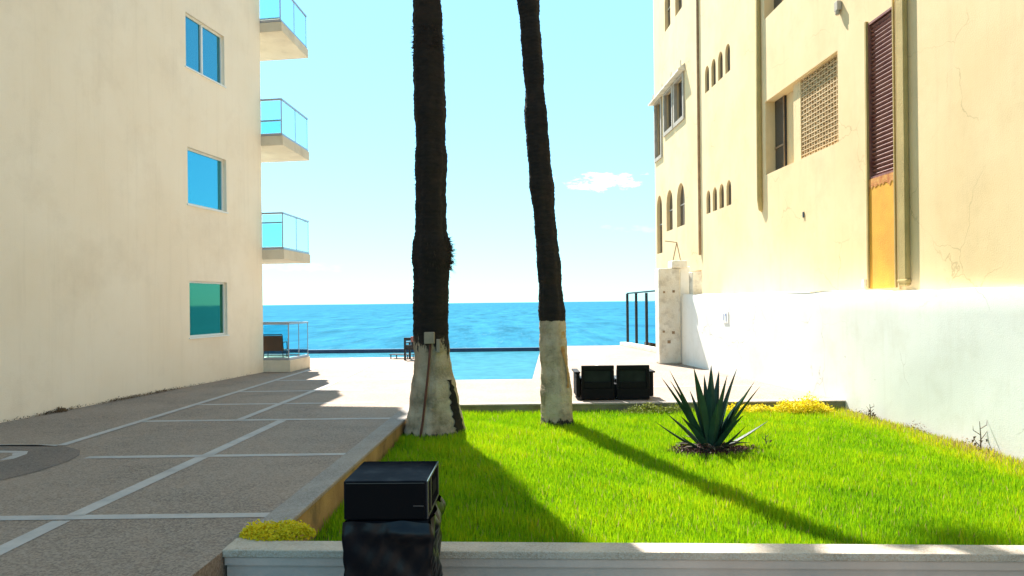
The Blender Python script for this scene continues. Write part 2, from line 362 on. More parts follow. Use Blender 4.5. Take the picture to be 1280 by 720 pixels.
wt = MB(); wt.add([(-40, 26, -.07), (-2.2, 26, -.07), (-2.2, 18.1, -.07), (.47, 18.1, -.07), (1.1, 29.5, -.07), (-40, 29.5, -.07)], [(0, 1, 2, 3, 4, 5)])
struct(wt.build('pool_water', M['pool']))
ed = MB(); ed.box(-40, 1.1, 29.5, 29.8, -4, .07)
tag(ed.build('pool_edge', M['tile_navy']), 'dark navy raised edge wall along the sea side of the pool', 'pool edge')

st = MB(); Z = .004
def strip(pts, wd, z=Z):
    for (x0, y0), (x1, y1) in zip(pts, pts[1:]):
        d = Vector((x1 - x0, y1 - y0)).normalized(); nn = Vector((-d.y, d.x)) * wd / 2
        st.add([(x0 - nn.x, y0 - nn.y, z), (x1 - nn.x, y1 - nn.y, z), (x1 + nn.x, y1 + nn.y, z), (x0 + nn.x, y0 + nn.y, z)], [(3, 2, 1, 0) if nn.x > 0 else (0, 1, 2, 3)])
strip([(-3.92, 3.0), (-3.92, 6.51)], .16); strip([(-3.90, 6.67), (-3.80, 9.17)], .16); strip([(-3.79, 9.31), (-3.70, 12.03)], .15)
strip([(-4.42, 12.17), (-4.22, 17.1), (-4.35, 25.9)], .13, Z + .003)
strip([(-6.05, 10.05), (-5.77, 20.6), (-5.5, 25.9)], .13, Z + .003)
for y, xa, xb in ((6.59, -8.6, KL(6.6)), (9.24, -5.25, KL(9.2)), (12.1, -5.98, KL(12.1)), (14.06, -5.93, -2.6), (16.1, -5.88, -3.2), (18.4, -5.8, -2.4)):
    strip([(xa, y), (xb, y + .03)], .14)
strip([(-8.2, 10.22), (-6.1, 10.05)], .12)
strip([(2.4, 18.2), (2.45, 23.2), (2.58, 29.6)], .10); strip([(.5, 16.2), (5.2, 16.2)], .10)
strip([(-9.5, 4.05), (KL(4), 4.05)], .14)
struct(st.build('paving_strips', M['strip']))
# darker round repair band on the patio
bd = MB(); outer = [(-8.2, 10.1), (-7.0, 10.15), (-6.4, 10.12), (-5.95, 9.98), (-5.6, 9.72), (-5.42, 9.38), (-5.34, 9.0), (-5.36, 8.5), (-5.5, 8.05), (-5.9, 7.6), (-6.6, 7.3), (-8.2, 7.2)]
inner = [(-8.2, 9.74), (-6.9, 9.76), (-6.25, 9.68), (-6.15, 9.5), (-6.12, 9.2), (-6.2, 8.9), (-6.35, 8.6), (-6.55, 8.35), (-6.9, 8.15), (-7.3, 8.0), (-7.7, 7.9), (-8.2, 7.9)]
for i in range(len(outer) - 1):
    bd.add([(*outer[i], .004), (*inner[i], .004), (*inner[i + 1], .004), (*outer[i + 1], .004)], [(0, 1, 2, 3)])
struct(bd.build('dark_paving_band', M['paving_dark']))
strip2 = MB()
for a, b in zip(inner[1:4], inner[2:5]):
    strip2.add([(*a, .005), (a[0] - .12, a[1] - .12, .005), (b[0] - .12, b[1] - .1, .005), (*b, .005)], [(0, 1, 2, 3)])
struct(strip2.build('paving_strip_inset', M['strip']))

# ================================================================== left apartment building
LA = math.atan2(.98744, .15799); LK = 1.01272
lb = empty('apartment_building', (-10.196, 0, 0), LA)
tag(lb, 'tall pale cream stucco apartment building on the left with glass balconies on its sea corner', 'building')
SE = 20.75 * LK; HL = 23.5; DP = 11.0
holes = [(17.28 * LK, 18.92 * LK, 7.36, 8.62, False, .13), (17.30 * LK, 18.95 * LK, 4.20, 5.52, False, .15), (17.32 * LK, 18.93 * LK, 1.12, 2.43, False, .13),
         (17.28 * LK, 18.92 * LK, 10.5, 11.76, False, .13), (17.28 * LK, 18.92 * LK, 13.6, 14.86, False, .13)]
mb = MB()
wall_face(mb, -6, SE, -.3, HL, holes)
fac = [(1.0, 3.4, .38 + 3.1 * k, 2.6 + 3.1 * k, False, .12) for k in range(7)] + [(5.5, 8.5, .38 + 3.1 * k, 2.6 + 3.1 * k, False, .12) for k in range(7)]
wall_face(mb, 0, DP, -.3, HL, fac, P=lambda s, z, y: (SE - y, s, z))
mb.add([(-6, 0, -.3), (-6, DP, -.3), (-6, DP, HL), (-6, 0, HL)], [(0, 3, 2, 1)])
mb.add([(-6, DP, -.3), (SE, DP, -.3), (SE, DP, HL), (-6, DP, HL)], [(0, 3, 2, 1)])
mb.build('wall', M['stucco_left'], lb)
rf = MB(); rf.box(-6.02, SE + .02, -.02, DP + .02, HL, HL + .25); rf.build('roof', M['balcony'], lb)
def sliding_window(h, pane, bars, parent):
    sa, sb, za, zb = h[:4]; dp = h[5]; t = .045
    f = MB(); y0 = dp - .06; y1 = dp - .002; e = .002
    f.box(sa + e, sb - e, y0, y1, zb - t, zb - e); f.box(sa + e, sb - e, y0, y1, za + e, za + t)
    f.box(sa + e, sa + t, y0, y1, za + t, zb - t); f.box(sb - t, sb - e, y0, y1, za + t, zb - t)
    for b in bars: f.box(b - .03, b + .03, y0 - .01, y1, za + t, zb - t)
    f.box(sa - .05, sb + .05, -.025, .004, za - .035, za + .001)
    wo = f.build('window', M['white_frame'], parent)
    q = MB(); q.box(sa + .01, sb - .01, dp - .03, dp + .01, za + .01, zb - .01); q.build('pane', pane, wo)
    return wo
sliding_window(holes[0], M['pane_blue'], [18.03 * LK], lb)
sliding_window(holes[1], M['pane_sky'], [], lb)
sliding_window(holes[2], M['pane_teal'], [], lb)
sliding_window(holes[3], M['pane_blue'], [18.03 * LK], lb)
sliding_window(holes[4], M['pane_blue'], [18.03 * LK], lb)
for k, h in enumerate(fac):
    d = MB(); sa, sb, za, zb = h[:4]
    d.box(SE - .11, SE - .06, sa + .002, sb - .002, zb - .06, zb - .002); d.box(SE - .11, SE - .06, sa + .002, sb - .002, za + .002, za + .05)
    for c in (sa + .03, (sa + sb) / 2, sb - .03): d.box(SE - .11, SE - .06, c - .027, c + .027, za + .05, zb - .06)
    do = d.build('balcony_door', M['white_frame'], lb)
    q = MB(); q.box(SE - .125, SE - .09, sa + .01, sb - .01, za + .01, zb - .01); q.build('pane', M['pane_blue'], do)
def balcony(zt, depth=2.1, out=.64, out2=.38, thick=.27, ground=False):
    # local x = along the side wall towards the sea, local y negative = out over the patio
    s0 = SE + .003; s1 = SE + depth
    m = MB()
    z0 = .002 if ground else zt - thick
    m.prism([(s0, -out), (s1, -out2), (s1, 4.2), (s0, 4.2)], z0, zt)
    bo = m.build('terrace_slab' if ground else 'balcony', M['balcony'], lb, bevel=.012)
    e = .05; rh = 1.0; sm = (s0 + s1) / 2; om = (out + out2) / 2
    A_ = (s0 + .025, -out + e); B_ = (s1 - e, -out2 + e); Cm = (sm, -om + e)
    for nm, zz, w_, h_ in (('handrail', rh, .05, .045), ('base_rail', .035, .05, .06)):
        r = MB()
        r.bar((s0 + .025, .02, zt + zz), (A_[0], A_[1] - .02, zt + zz), w_, h_); r.bar((A_[0], A_[1], zt + zz), (B_[0] + .02, B_[1], zt + zz), w_, h_ - .002)
        r.bar((B_[0], B_[1] - .02, zt + zz), (B_[0], 4.1, zt + zz), w_, h_); r.build(nm, M['grey_metal'], bo)
    for (a, b) in (A_, Cm, B_, (s1 - e, 1.2), (s1 - e, 2.7)):
        q = MB(); q.box(a - .012, a + .012, b - .012, b + .012, zt + .066, zt + rh - .024); q.build('post', M['grey_metal'], bo)
    def pane(a, b):
        a = Vector(a); b = Vector(b); d = (b - a).normalized() * .025
        q = MB(); q.bar((*(a + d), zt + .52), (*(b - d), zt + .52), .010, rh - .12); q.build('glass_panel', M['glass'], bo)
    pane((s0 + .025, .02), A_); pane(A_, Cm); pane(Cm, B_); pane(B_, (B_[0], 4.1))
balcony(.33, ground=True, depth=1.5, out=.78, out2=.69)
for k in (1, 2, 3): balcony(.30 + 3.1 * k - .05 + .03 * k, depth=2.3)
for k, o, dd_ in ((4, 1.35, 2.0), (5, 1.5, 2.7), (6, 1.5, 2.75), (7, 1.35, 2.7)): balcony(.30 + 3.1 * k - .05 + .03 * k, depth=dd_, out=o, out2=o)  # unseen upper balconies, their projection shaped to cast shade on the lawn

# ================================================================== right building
RA = math.atan2(-1, .037); RK = 1.00068
rb = empty('old_yellow_building', (6.95, 0, 0), RA)
tag(rb, 'weathered pale yellow stucco building on the right with arched slit windows and a rusty louvre', 'building')
sd_ = lambda d: -d * RK
H = []
def hole(d0, d1, z0, z1, arch, dp=.22): h = (sd_(d1), sd_(d0), z0, z1, arch, dp); H.append(h); return h
rec = hole(14.68, 18.45, 4.91, 6.70, False, .29)
rec2 = hole(14.68, 18.45, 8.72, 10.5, False, .29)
lou = hole(12.64, 13.50, 3.98, 6.78, False, .12)
lop = (sd_(13.50), sd_(12.64), 2.03, 3.98, False, .05)
rowA = [hole(21.02 + .655 * k, 21.02 + .655 * k + .43, 8.28, 9.08, True, .07) for k in range(4)]
rowB = [hole(21.05 + .645 * k, 21.05 + .645 * k + .42, 4.53, 5.24, True, .07) for k in range(4)]
bigA = [hole(25.92, 26.98, 4.47, 5.98, True, .13), hole(27.56, 28.52, 4.47, 5.98, True, .13), hole(29.22, 30.1, 3.72, 6.0, True, .13)]
bigB = [hole(25.9, 27.08, 8.2, 9.66, False, .14), hole(27.42, 28.6, 8.2, 9.66, False, .14), hole(29.15, 30.15, 7.5, 9.7, False, .14)]
bigC = [hole(25.95, 26.9, 12.0, 13.6, True, .13), hole(27.6, 28.45, 12.0, 13.6, True, .13)]
mb = MB(); SF = sd_(30.35); SN = sd_(-6); HR = 16.5
# upper floors overhang the open end above 2.8 m; nearer part stands on the ground
wall_face(mb, SF, SN, 2.82, HR, H)
wall_face(mb, sd_(24.0), SN, -.3, 2.82, [])
HD = 12
mb.add([(SF, 0, 2.82), (SF, HD, 2.82), (SF, HD, HR), (SF, 0, HR)], [(0, 3, 2, 1)])
mb.add([(SF, HD, -.3), (SN, HD, -.3), (SN, HD, HR), (SF, HD, HR)], [(0, 3, 2, 1)])
mb.add([(SN, 0, -.3), (SN, HD, -.3), (SN, HD, HR), (SN, 0, HR)], [(0, 1, 2, 3)])
mb.add([(SF, 0, 2.82), (sd_(24.0), 0, 2.82), (sd_(24.0), HD, 2.82), (SF, HD, 2.82)], [(0, 3, 2, 1)])
mb.add([(sd_(24.0), 0, -.3), (sd_(24.0), HD, -.3), (sd_(24.0), HD, 2.82), (sd_(24.0), 0, 2.82)], [(0, 3, 2, 1)])

mb.build('wall', M['stucco_right'], rb)
r_ = MB(); r_.box(SF - .05, SN + .05, -.05, HD + .05, HR, HR + .3); r_.build('roof', M['stucco_right'], rb)
def back_panel(h, mt, name='window', inset=0.0, parent=None):
    q = MB(); q.box(h[0] - .02, h[1] + .02, h[5] - inset, h[5] + .03, h[2] - .02, h[3] + .02); return q.build(name, mt, parent or rb)
for h in rowA + rowB:
    wo = back_panel(h, M['dark_glass'])
for h in bigA + bigC:
    wo = back_panel(h, M['dark_glass'])
    q = MB(); c = (h[0] + h[1]) / 2; q.box(c - .02, c + .02, h[5] - .02, h[5] - .002, h[2] + .01, h[3] - .05); q.box(h[0] + .02, h[1] - .02, h[5] - .028, h[5] - .004, h[2] + (h[3] - h[2]) * .5, h[2] + (h[3] - h[2]) * .5 + .04)
    q.build('frame', M['stone_trim'], wo)
for h in bigB:
    wo = back_panel(h, M['dark_glass'])
    q = MB(); t = .11; y0 = -.05; y1 = .06
    q.box(h[0] - t, h[0] + .03, y0, y1, h[2] - t, h[3] + .04); q.box(h[1] - .03, h[1] + t, y0, y1, h[2] - t, h[3] + .04)
    q.box(h[0] + .03, h[1] - .03, y0, y1, h[2] - t, h[2] + .03); q.box(h[0] + .03, h[1] - .03, y0, y1, h[3] - .03, h[3] + .04)
    c = (h[0] + h[1]) / 2; q.box(c - .025, c + .025, .10, .138, h[2] + .01, h[3] - .01)
    q.build('frame', M['stone_trim'], wo)
# small tiled hood with finials above the middle windows
q = MB(); a = sd_(30.42); b = sd_(25.7)
q.add([(a, 0, 9.98), (b, 0, 9.98), (b, -.24, 9.78), (a, -.24, 9.78), (a, 0, 9.74), (b, 0, 9.74), (b, -.24, 9.72), (a, -.24, 9.72)], [(0, 3, 2, 1), (4, 5, 6, 7), (2, 3, 7, 6), (1, 2, 6, 5), (0, 4, 7, 3)])
for d in (30.1, 28.6, 27.2, 25.9): q.tube([(sd_(d), -.1, 9.9), (sd_(d), -.1, 10.12)], [.05, .02], 8)
q.build('window_hood', M['old_white'], rb)
# recess with glazed door, pier and lattice blocks
for R_, zz in ((rec, 0), (rec2, 1)):
    back_panel(R_, M['stucco_right'], 'recess_back')
    q = MB(); q.box(sd_(18.44), sd_(17.86), .235, .285, R_[2] + .002, R_[3] - .002); wo = q.build('window', M['dark_glass'], rb)
    f = MB(); f.box(sd_(18.44), sd_(17.86), .22, .234, R_[2] + .62, R_[2] + .66); f.box(sd_(17.90), sd_(17.86), .215, .234, R_[2] + .01, R_[3] - .01); f.build('frame', M['seam'], wo)
    q = MB(); q.box(sd_(17.0), sd_(16.62), .09, .286, R_[2] + .002, R_[3] - .002); q.build('pier', M['stucco_right'], rb)
    q = MB(); L0 = sd_(16.62); L1 = sd_(14.68) ; nz_ = 18; nx_ = 15; zz0 = R_[2] + .002; zz1 = R_[3] - .002
    for k in range(nz_ + 1):
        z = zz0 + (zz1 - zz0 - .022) * k / nz_; q.box(L0, L1, .10, .19, z, z + .022)
    for k in range(nx_ + 1):
        x = L0 + (L1 - L0 - .022) * k / nx_; q.box(x, x + .022, .103, .187, zz0, zz1)
    for k in range(nz_):
        for j in range(nx_):
            if (k + j) % 2 == 0:
                z = zz0 + (zz1 - zz0 - .022) * (k + .5) / nz_ + .011; x = L0 + (L1 - L0 - .022) * (j + .5) / nx_ + .011
                q.box(x - .052, x + .052, .11, .18, z - .01, z + .01)
    q.build('lattice_screen', M['lattice'], rb)
# rusty louvre
back_panel(lou, M['dark_inside'], 'vent_back')
q = MB(); t = .04
q.box(lou[0] + .001, lou[0] + t, -.012, .10, lou[2], lou[3] - .001); q.box(lou[1] - t, lou[1] - .001, -.012, .10, lou[2], lou[3] - .001)
q.box(lou[0] + t, lou[1] - t, -.012, .10, lou[3] - t, lou[3] - .001); q.box(lou[0] + t, lou[1] - t, -.012, .10, lou[2] + .002, lou[2] + t)
lo_ = q.build('louvre_frame', M['louvre'], rb)
q = MB(); n = 36
for k in range(n):
    z = lou[2] + t + (lou[3] - lou[2] - 2 * t) * (k + .25) / n
    q.bar((lou[0] + t - .003, .045, z), (lou[1] - t + .003, .045, z), .012, .078, up=(0, -.72, .69))
q.build('slats', M['louvre'], lo_)
# ochre stained panel below the louvre, a shallow raised band framed by slim fins
q = MB(); q.box(lop[0], lop[1], -.02, -.003, lop[2], lop[3] - .10); q.build('stained_panel', M['ochre_plaster'], rb)
q = MB()
x0, x1 = lop[0], lop[1]; top = lop[3]; k = 16; pts = [(x0 + (x1 - x0) * i / k, top - .12 - random.random() * .10 - (.16 if i == 0 else 0)) for i in range(k + 1)]
q.add([(x, -.026, z) for x, z in pts] + [(x, -.026, top) for x, z in pts], [(i, i + 1, k + 1 + i + 1, k + 1 + i) for i in range(k)])
q.add([(x0, -.026, top), (x1, -.026, top), (x1, .0, top), (x0, .0, top)], [(0, 1, 2, 3)])
q.build('rust_stain', M['rust'], rb)
q = MB(); q.box(lop[0] - .05, lop[0] - .002, -.05, -.003, 2.03, 6.82); q.box(lop[1] + .002, lop[1] + .03, -.05, -.003, 2.03, 6.86); q.build('side_fin', M['duct'], rb)
# ducts and pipes
q = MB(); q.box(sd_(12.46), sd_(12.24), -.085, -.003, 2.05, 12.5); q.box(sd_(12.49), sd_(12.21), -.10, -.003, 2.10, 2.16); q.build('downpipe_box', M['duct'], rb, bevel=.02)
q = MB(); q.tube([(sd_(12.54), -.03, 2.0), (sd_(12.54), -.03, 12.5)], .018, 8); q.build('conduit', M['stucco_right'], rb)
q = MB(); q.tube([(sd_(18.75), -.045, 12.4), (sd_(18.75), -.045, 4.35), (sd_(18.75), -.02, 4.1), (sd_(18.75), .03, 4.05)], [.075, .075, .065, .04], 14); q.build('rain_pipe', M['duct'], rb, smooth=True)
q = MB(); q.tube([(sd_(24.05), -.03, 16.3), (sd_(24.05), -.03, 3.3)], .045, 10); q.build('rain_pipe', M['seam'], rb, smooth=True)
q = MB(); q.box(sd_(14.62), sd_(14.48), -.09, -.003, 7.42, 7.60); q.tube([(sd_(14.55), -.05, 7.42), (sd_(14.55), -.06, 7.34)], [.05, .04], 8); q.build('wall_lamp', M['stone_trim'], rb, bevel=.01)
q = MB(); q.box(sd_(16.33), sd_(16.27), -.02, -.003, 3.62, 3.74); q.build('cable_outlet', M['black_metal'], rb)
q = MB(); q.box(sd_(13.74), sd_(13.66), -.05, -.003, 2.06, 2.20); q.build('tap_box', M['old_white'], rb)
# block hanging under the first floor beside the gate pillar


# ================================================================== white boundary wall
WA = math.atan2(-.99166, .12892); WK = 1.0084
ww = empty('boundary_wall', (7.79, 0, 0), WA)
tag(ww, 'rough whitewashed boundary wall running beside the lawn below the yellow building', 'wall')
q = MB(); n = 150; m_ = 14; s0 = -21.9 * WK; s1 = 6 * WK
zt = lambda s: 1.97 + .004 * (-s - 9.6) + .012 * math.sin(s * 1.7) + .008 * math.sin(s * 5.1)
grid = []
for i in range(n + 1):
    s = s0 + (s1 - s0) * i / n
    for j in range(m_ + 1):
        z = -.6 + (zt(s) + .6) * j / m_
        bump = .006 * math.sin(s * .9 + z * 1.3) + .003 * math.sin(s * 2.1 - z * 2.2) + random.uniform(-.0008, .0008)
        grid.append((s, bump if j < m_ else bump + .02, z))
q.add(grid, [(i * (m_ + 1) + j, (i + 1) * (m_ + 1) + j, (i + 1) * (m_ + 1) + j + 1, i * (m_ + 1) + j + 1) for i in range(n) for j in range(m_)])
tops = []
for i in range(n + 1):
    s = s0 + (s1 - s0) * i / n; d = -s / WK; gap = max(.06, (6.95 - .037 * d) - (7.79 - .13 * d))
    tops += [(s, .02, zt(s)), (s, gap + .1, zt(s) + .0)]
q.add(tops, [(2 * i, 2 * i + 2, 2 * i + 3, 2 * i + 1) for i in range(n)])
q.add([(s0, 0, -.6), (s0, 1.4, -.6), (s0, 1.4, zt(s0)), (s0, .02, zt(s0))], [(0, 3, 2, 1)])
q.build('masonry', M['whitewash'], ww, smooth=True)
q = MB(); sS = -18.8 * WK
q.box(sS - .15, sS + .15, -.014, .01, 1.28, 1.56, 0)
pl = q.build('notice_plate', M['whitewash'], ww)
q = MB()
q.box(sS + .02, sS + .055, -.019, -.015, 1.32, 1.52); q.box(sS - .02, sS + .02, -.019, -.015, 1.46, 1.50); q.box(sS - .12, sS - .09, -.019, -.015, 1.34, 1.50); q.build('blue_marking', M['blue_mark'], pl)

q = MB(); q.box(-21.6 * WK, -21.3 * WK, .10, .40, 1.99, 2.66); q.build('end_block', M['old_white'], ww, bevel=.02)
# gate pillar at the end of the wall
gp = empty('gate_pillar', (4.62, 22.0, 0))
tag(gp, 'peeling cream and white pillar at the sea end of the whitewashed wall', 'pillar')
q = MB(); q.box(-.33, .30, -.05, .55, 0, 2.80); q.build('shaft', M['old_white'], gp, bevel=.03)
q = MB(); q.box(.302, .62, .02, .5, 0, 2.85); q.build('buttress', M['whitewash'], gp, bevel=.03)
q = MB(); q.box(.05, .50, -.14, .5, 2.803, 3.02); q.build('cap', M['old_white'], gp, bevel=.03)
q = MB()
q.tube([(.10, -.02, 3.02), (.22, .0, 3.55)], .014, 6); q.tube([(.32, -.02, 3.02), (.22, .0, 3.55)], .014, 6); q.tube([(.22, 0, 3.55), (-.12, .05, 3.60)], .014, 6); q.build('bracket', M['seam'], gp)
q = MB()
for (x, z, s_) in ((-.18, 2.1, .03), (.1, 2.12, .035), (-.2, .95, .03), (.08, .92, .04), (-.05, .65, .045)): q.box(x - s_, x + s_, -.062, -.052, z - s_, z + s_)
q.build('anchor_plates', M['seam'], gp)

# ================================================================== sea fence on the right
A = Vector((4.80, 31.3, 0)); B = Vector((5.45, 27.0, 0))
fe = empty('glass_fence', tuple(A)); tag(fe, 'tall dark post glass fence at the sea edge of the patio by the pillar', 'fence')
dv = B - A
q = MB(); q.bar((0, 0, 2.17), tuple(dv + Vector((0, 0, 2.23))), .06, .06); q.build('top_rail', M['black_metal'], fe)
for t in (0, .27, .56, .97):
    pp = dv * t; q = MB(); q.box(pp.x - .05, pp.x + .05, pp.y - .05, pp.y + .05, .15, 2.16); q.build('post', M['black_metal'], fe)
for a, b in ((0, .27), (.27, .56), (.56, .97)):
    q = MB(); q.bar(tuple(dv * (a + .02) + Vector((0, 0, 1.2))), tuple(dv * (b - .02) + Vector((0, 0, 1.2))), .012, 1.86); q.build('glass_panel', M['fence_glass'], fe)
q = MB(); q.bar((-.15, .1, .07), tuple(dv + Vector((-.15, -.6, .07))), .35, .15); q.build('kerb', M['old_white'], fe, bevel=.02)
q = MB(); q.bar((0.5, -1.5, .25), tuple(dv + Vector((.45, -.2, .25))), .15, .5)
q.build('low_wall', M['seam'], fe)

# ================================================================== planter (kerbs round the lawn)
KI = lambda y: KL(y) + .27
FY = lambda x: 5.65 - .05 * (x + 2.17)                 # front edge of the front wall
pw = empty('lawn_planter', (0, 0, 0)); tag(pw, 'low concrete planter walls enclosing the raised lawn', 'planter wall')
def rough_top(o, amp=.006):
    return o
q = MB(); q.prism([(KL(5.95), 5.95), (KI(5.95), 5.95), (KI(13.75), 13.75), (KL(13.75), 13.75)], -.03, .012); q.build('side_kerb_top', M['kerb'], pw, bevel=.01)
q = MB(); q.prism([(KL(5.95) + .004, 5.95), (KI(5.95) - .012, 5.95), (KI(13.7) - .012, 13.7), (KL(13.7) + .004, 13.7)], -.6, -.031); q.build('side_kerb_face', M['kerb_face'], pw)
x1 = 6.95
q = MB(); q.prism([(-2.20, FY(-2.2)), (x1, FY(x1)), (x1, FY(x1) + .20), (KI(5.9), 5.87), (KI(5.9), 5.947), (-2.20, 5.947)], -.045, .014); q.build('front_coping', M['front_top'], pw, bevel=.008)
q = MB(); q.prism([(-2.185, FY(-2.2) + .012), (x1, FY(x1) + .012), (x1, FY(x1) + .18), (-2.185, 5.86)], -.105, -.046); q.build('front_fascia', M['front_face'], pw)
q = MB(); q.prism([(-2.175, FY(-2.2) + .03), (x1, FY(x1) + .03), (x1, FY(x1) + .18), (-2.175, 5.86)], -.6, -.106); q.build('front_wall', M['front_face'], pw)
q = MB(); q.prism([(KI(13.6), 13.62), (6.02, 13.62), (6.02, 13.86), (KI(13.6), 13.86)], -.6, -.02); q.build('back_wall', M['back_face'], pw)
q = MB(); q.prism([(KI(13.6), 13.60), (6.02, 13.60), (6.02, 13.87), (KI(13.6), 13.87)], -.019, .012); q.build('back_coping', M['kerb'], pw, bevel=.008)

# lawn
LZ = lambda y: -.36 + .17 * max(0.0, min(1.0, (y - 7.0) / 6.7))
WX = lambda y: 7.79 - .13 * y
q = MB(); N_ = 20
ys = [5.75 + (13.65 - 5.75) * i / N_ for i in range(N_ + 1)]
vs = []
for y in ys: vs += [(KI(y) - .02, y, LZ(y)), (WX(y) + .1, y, LZ(y))]
q.add(vs, [(2 * i, 2 * i + 1, 2 * i + 3, 2 * i + 2) for i in range(N_)])
struct(q.build('lawn_soil', M['soil']))

def grass_material():
    m = bpy.data.materials.new('grass_blades'); m.use_nodes = True; n = m.node_tree; b = n.nodes['Principled BSDF']
    a = n.nodes.new('ShaderNodeAttribute'); a.attribute_name = 'tint'
    r = n.nodes.new('ShaderNodeValToRGB'); e = r.color_ramp.elements
    e[0].position = 0; e[0].color = (.05, .15, .004, 1); e[1].position = 1; e[1].color = (.62, .52, .01, 1)
    e[1].position = .98; k = e.new(1.0); k.color = (.42, .30, .12, 1); k = e.new(.35); k.color = (.17, .38, .003, 1); k = e.new(.65); k.color = (.34, .52, .003, 1)
    n.links.new(a.outputs['Fac'], r.inputs[0]); n.links.new(r.outputs[0], b.inputs['Base Color'])
    b.inputs['Roughness'].default_value = .6; b.inputs['Specular IOR Level'].default_value = .25
    t = n.nodes.new('ShaderNodeBsdfTranslucent'); n.links.new(r.outputs[0], t.inputs[0])
    ms = n.nodes.new('ShaderNodeMixShader'); ms.inputs[0].default_value = .4
    n.links.new(b.outputs[0], ms.inputs[1]); n.links.new(t.outputs[0], ms.inputs[2]); n.links.new(ms.outputs[0], n.nodes['Material Output'].inputs[0])
    return m
def field(x, y, sc, seed):
    r = np.random.default_rng(seed); v = 0
    for k in range(6):
        a = r.uniform(0, 6.28); f_ = sc * r.uniform(.6, 1.6); v = v + np.sin((x * np.cos(a) + y * np.sin(a)) * f_ + r.uniform(0, 6.28))
    return v / 6
def blades(name, x, y, z, h, wd, tint, m, parent=None, lean=.35):
    n = len(x); az_ = rng.uniform(0, 2 * np.pi, n); la = rng.uniform(0, 2 * np.pi, n); ln = rng.uniform(.1, 1, n) * lean * h
    cx, cy = np.cos(az_) * wd / 2, np.sin(az_) * wd / 2; lx, ly = np.cos(la) * ln, np.sin(la) * ln
    V = np.empty((n, 5, 3), np.float32)
    V[:, 0] = np.stack([x - cx, y - cy, z], 1); V[:, 1] = np.stack([x + cx, y + cy, z], 1)
    V[:, 2] = np.stack([x + cx * .8 + lx * .35, y + cy * .8 + ly * .35, z + h * .55], 1)
    V[:, 3] = np.stack([x - cx * .8 + lx * .35, y - cy * .8 + ly * .35, z + h * .55], 1)
    V[:, 4] = np.stack([x + lx, y + ly, z + h], 1)
    me = bpy.data.meshes.new(name); me.vertices.add(n * 5); me.vertices.foreach_set('co', V.ravel())
    base = (np.arange(n) * 5)[:, None]
    idx = np.concatenate([base + [0, 1, 2, 3], base + [3, 2, 4]], 1).ravel()
    me.loops.add(n * 7); me.loops.foreach_set('vertex_index', idx.astype(np.int32))
    st_ = (np.arange(n) * 7)[:, None] + [0, 4]; me.polygons.add(n * 2); me.polygons.foreach_set('loop_start', st_.ravel().astype(np.int32))
    me.update(calc_edges=True)
    at = me.attributes.new('tint', 'FLOAT', 'POINT'); at.data.foreach_set('value', np.repeat(tint, 5).astype(np.float32))
    me.materials.append(m); me.polygons.foreach_set('use_smooth', np.ones(n * 2, bool))
    o = bpy.data.objects.new(name, me); S.collection.objects.link(o); o.parent = parent; return o
GM = grass_material()
n = 260000
y = 5.78 + (13.6 - 5.78) * rng.random(n) ** 1.15
xl = -2.20 + .033 * (y - 5.6) + .29; xr = 7.79 - .13 * y - .05
x = xl + (xr - xl) * rng.random(n)
keep = ((x - 2.72) / .62) ** 2 + ((y - 10.45) / .42) ** 2 > rng.uniform(.5, 1.1, n)
keep &= ((x + 1.22) / .46) ** 2 + ((y - 12.0) / .46) ** 2 > 1
keep &= ~((x < -1.1) & (y < 7.3) & (rng.random(n) < .55 * np.clip((-x - 1.1) / .8, 0, 1)))
# leave out what lies far outside the view on the near right
keep &= x < .72 * y + .6
x, y, xr = x[keep], y[keep], xr[keep]
z = np.array([-.36]) + .17 * np.clip((y - 7) / 6.7, 0, 1)
f1 = field(x, y, 2.2, 1); f2 = field(x, y, 7, 2)
f3 = field(x, y, .9, 5); tint = .49 + .14 * f1 + .13 * f2 + .16 * f3 + rng.normal(0, .12, len(x))
edge = np.clip(1 - (xr - x) / .95, 0, 1); tint = np.clip(tint + edge * rng.uniform(.1, .75, len(x)), 0, 1)
h = (.095 + .026 * f2 + .012 * f1) * rng.uniform(.55, 1.35, len(x))
dry = rng.random(len(x)) < .02; tint[dry] = 1.15
g_ = blades('lawn_grass', x, y, z, h, (.006 + .010 * rng.random(len(x)) ** 2.5), tint, GM)
tag(g_, 'bright green coarse lawn grass filling the planter', 'grass', kind='stuff')

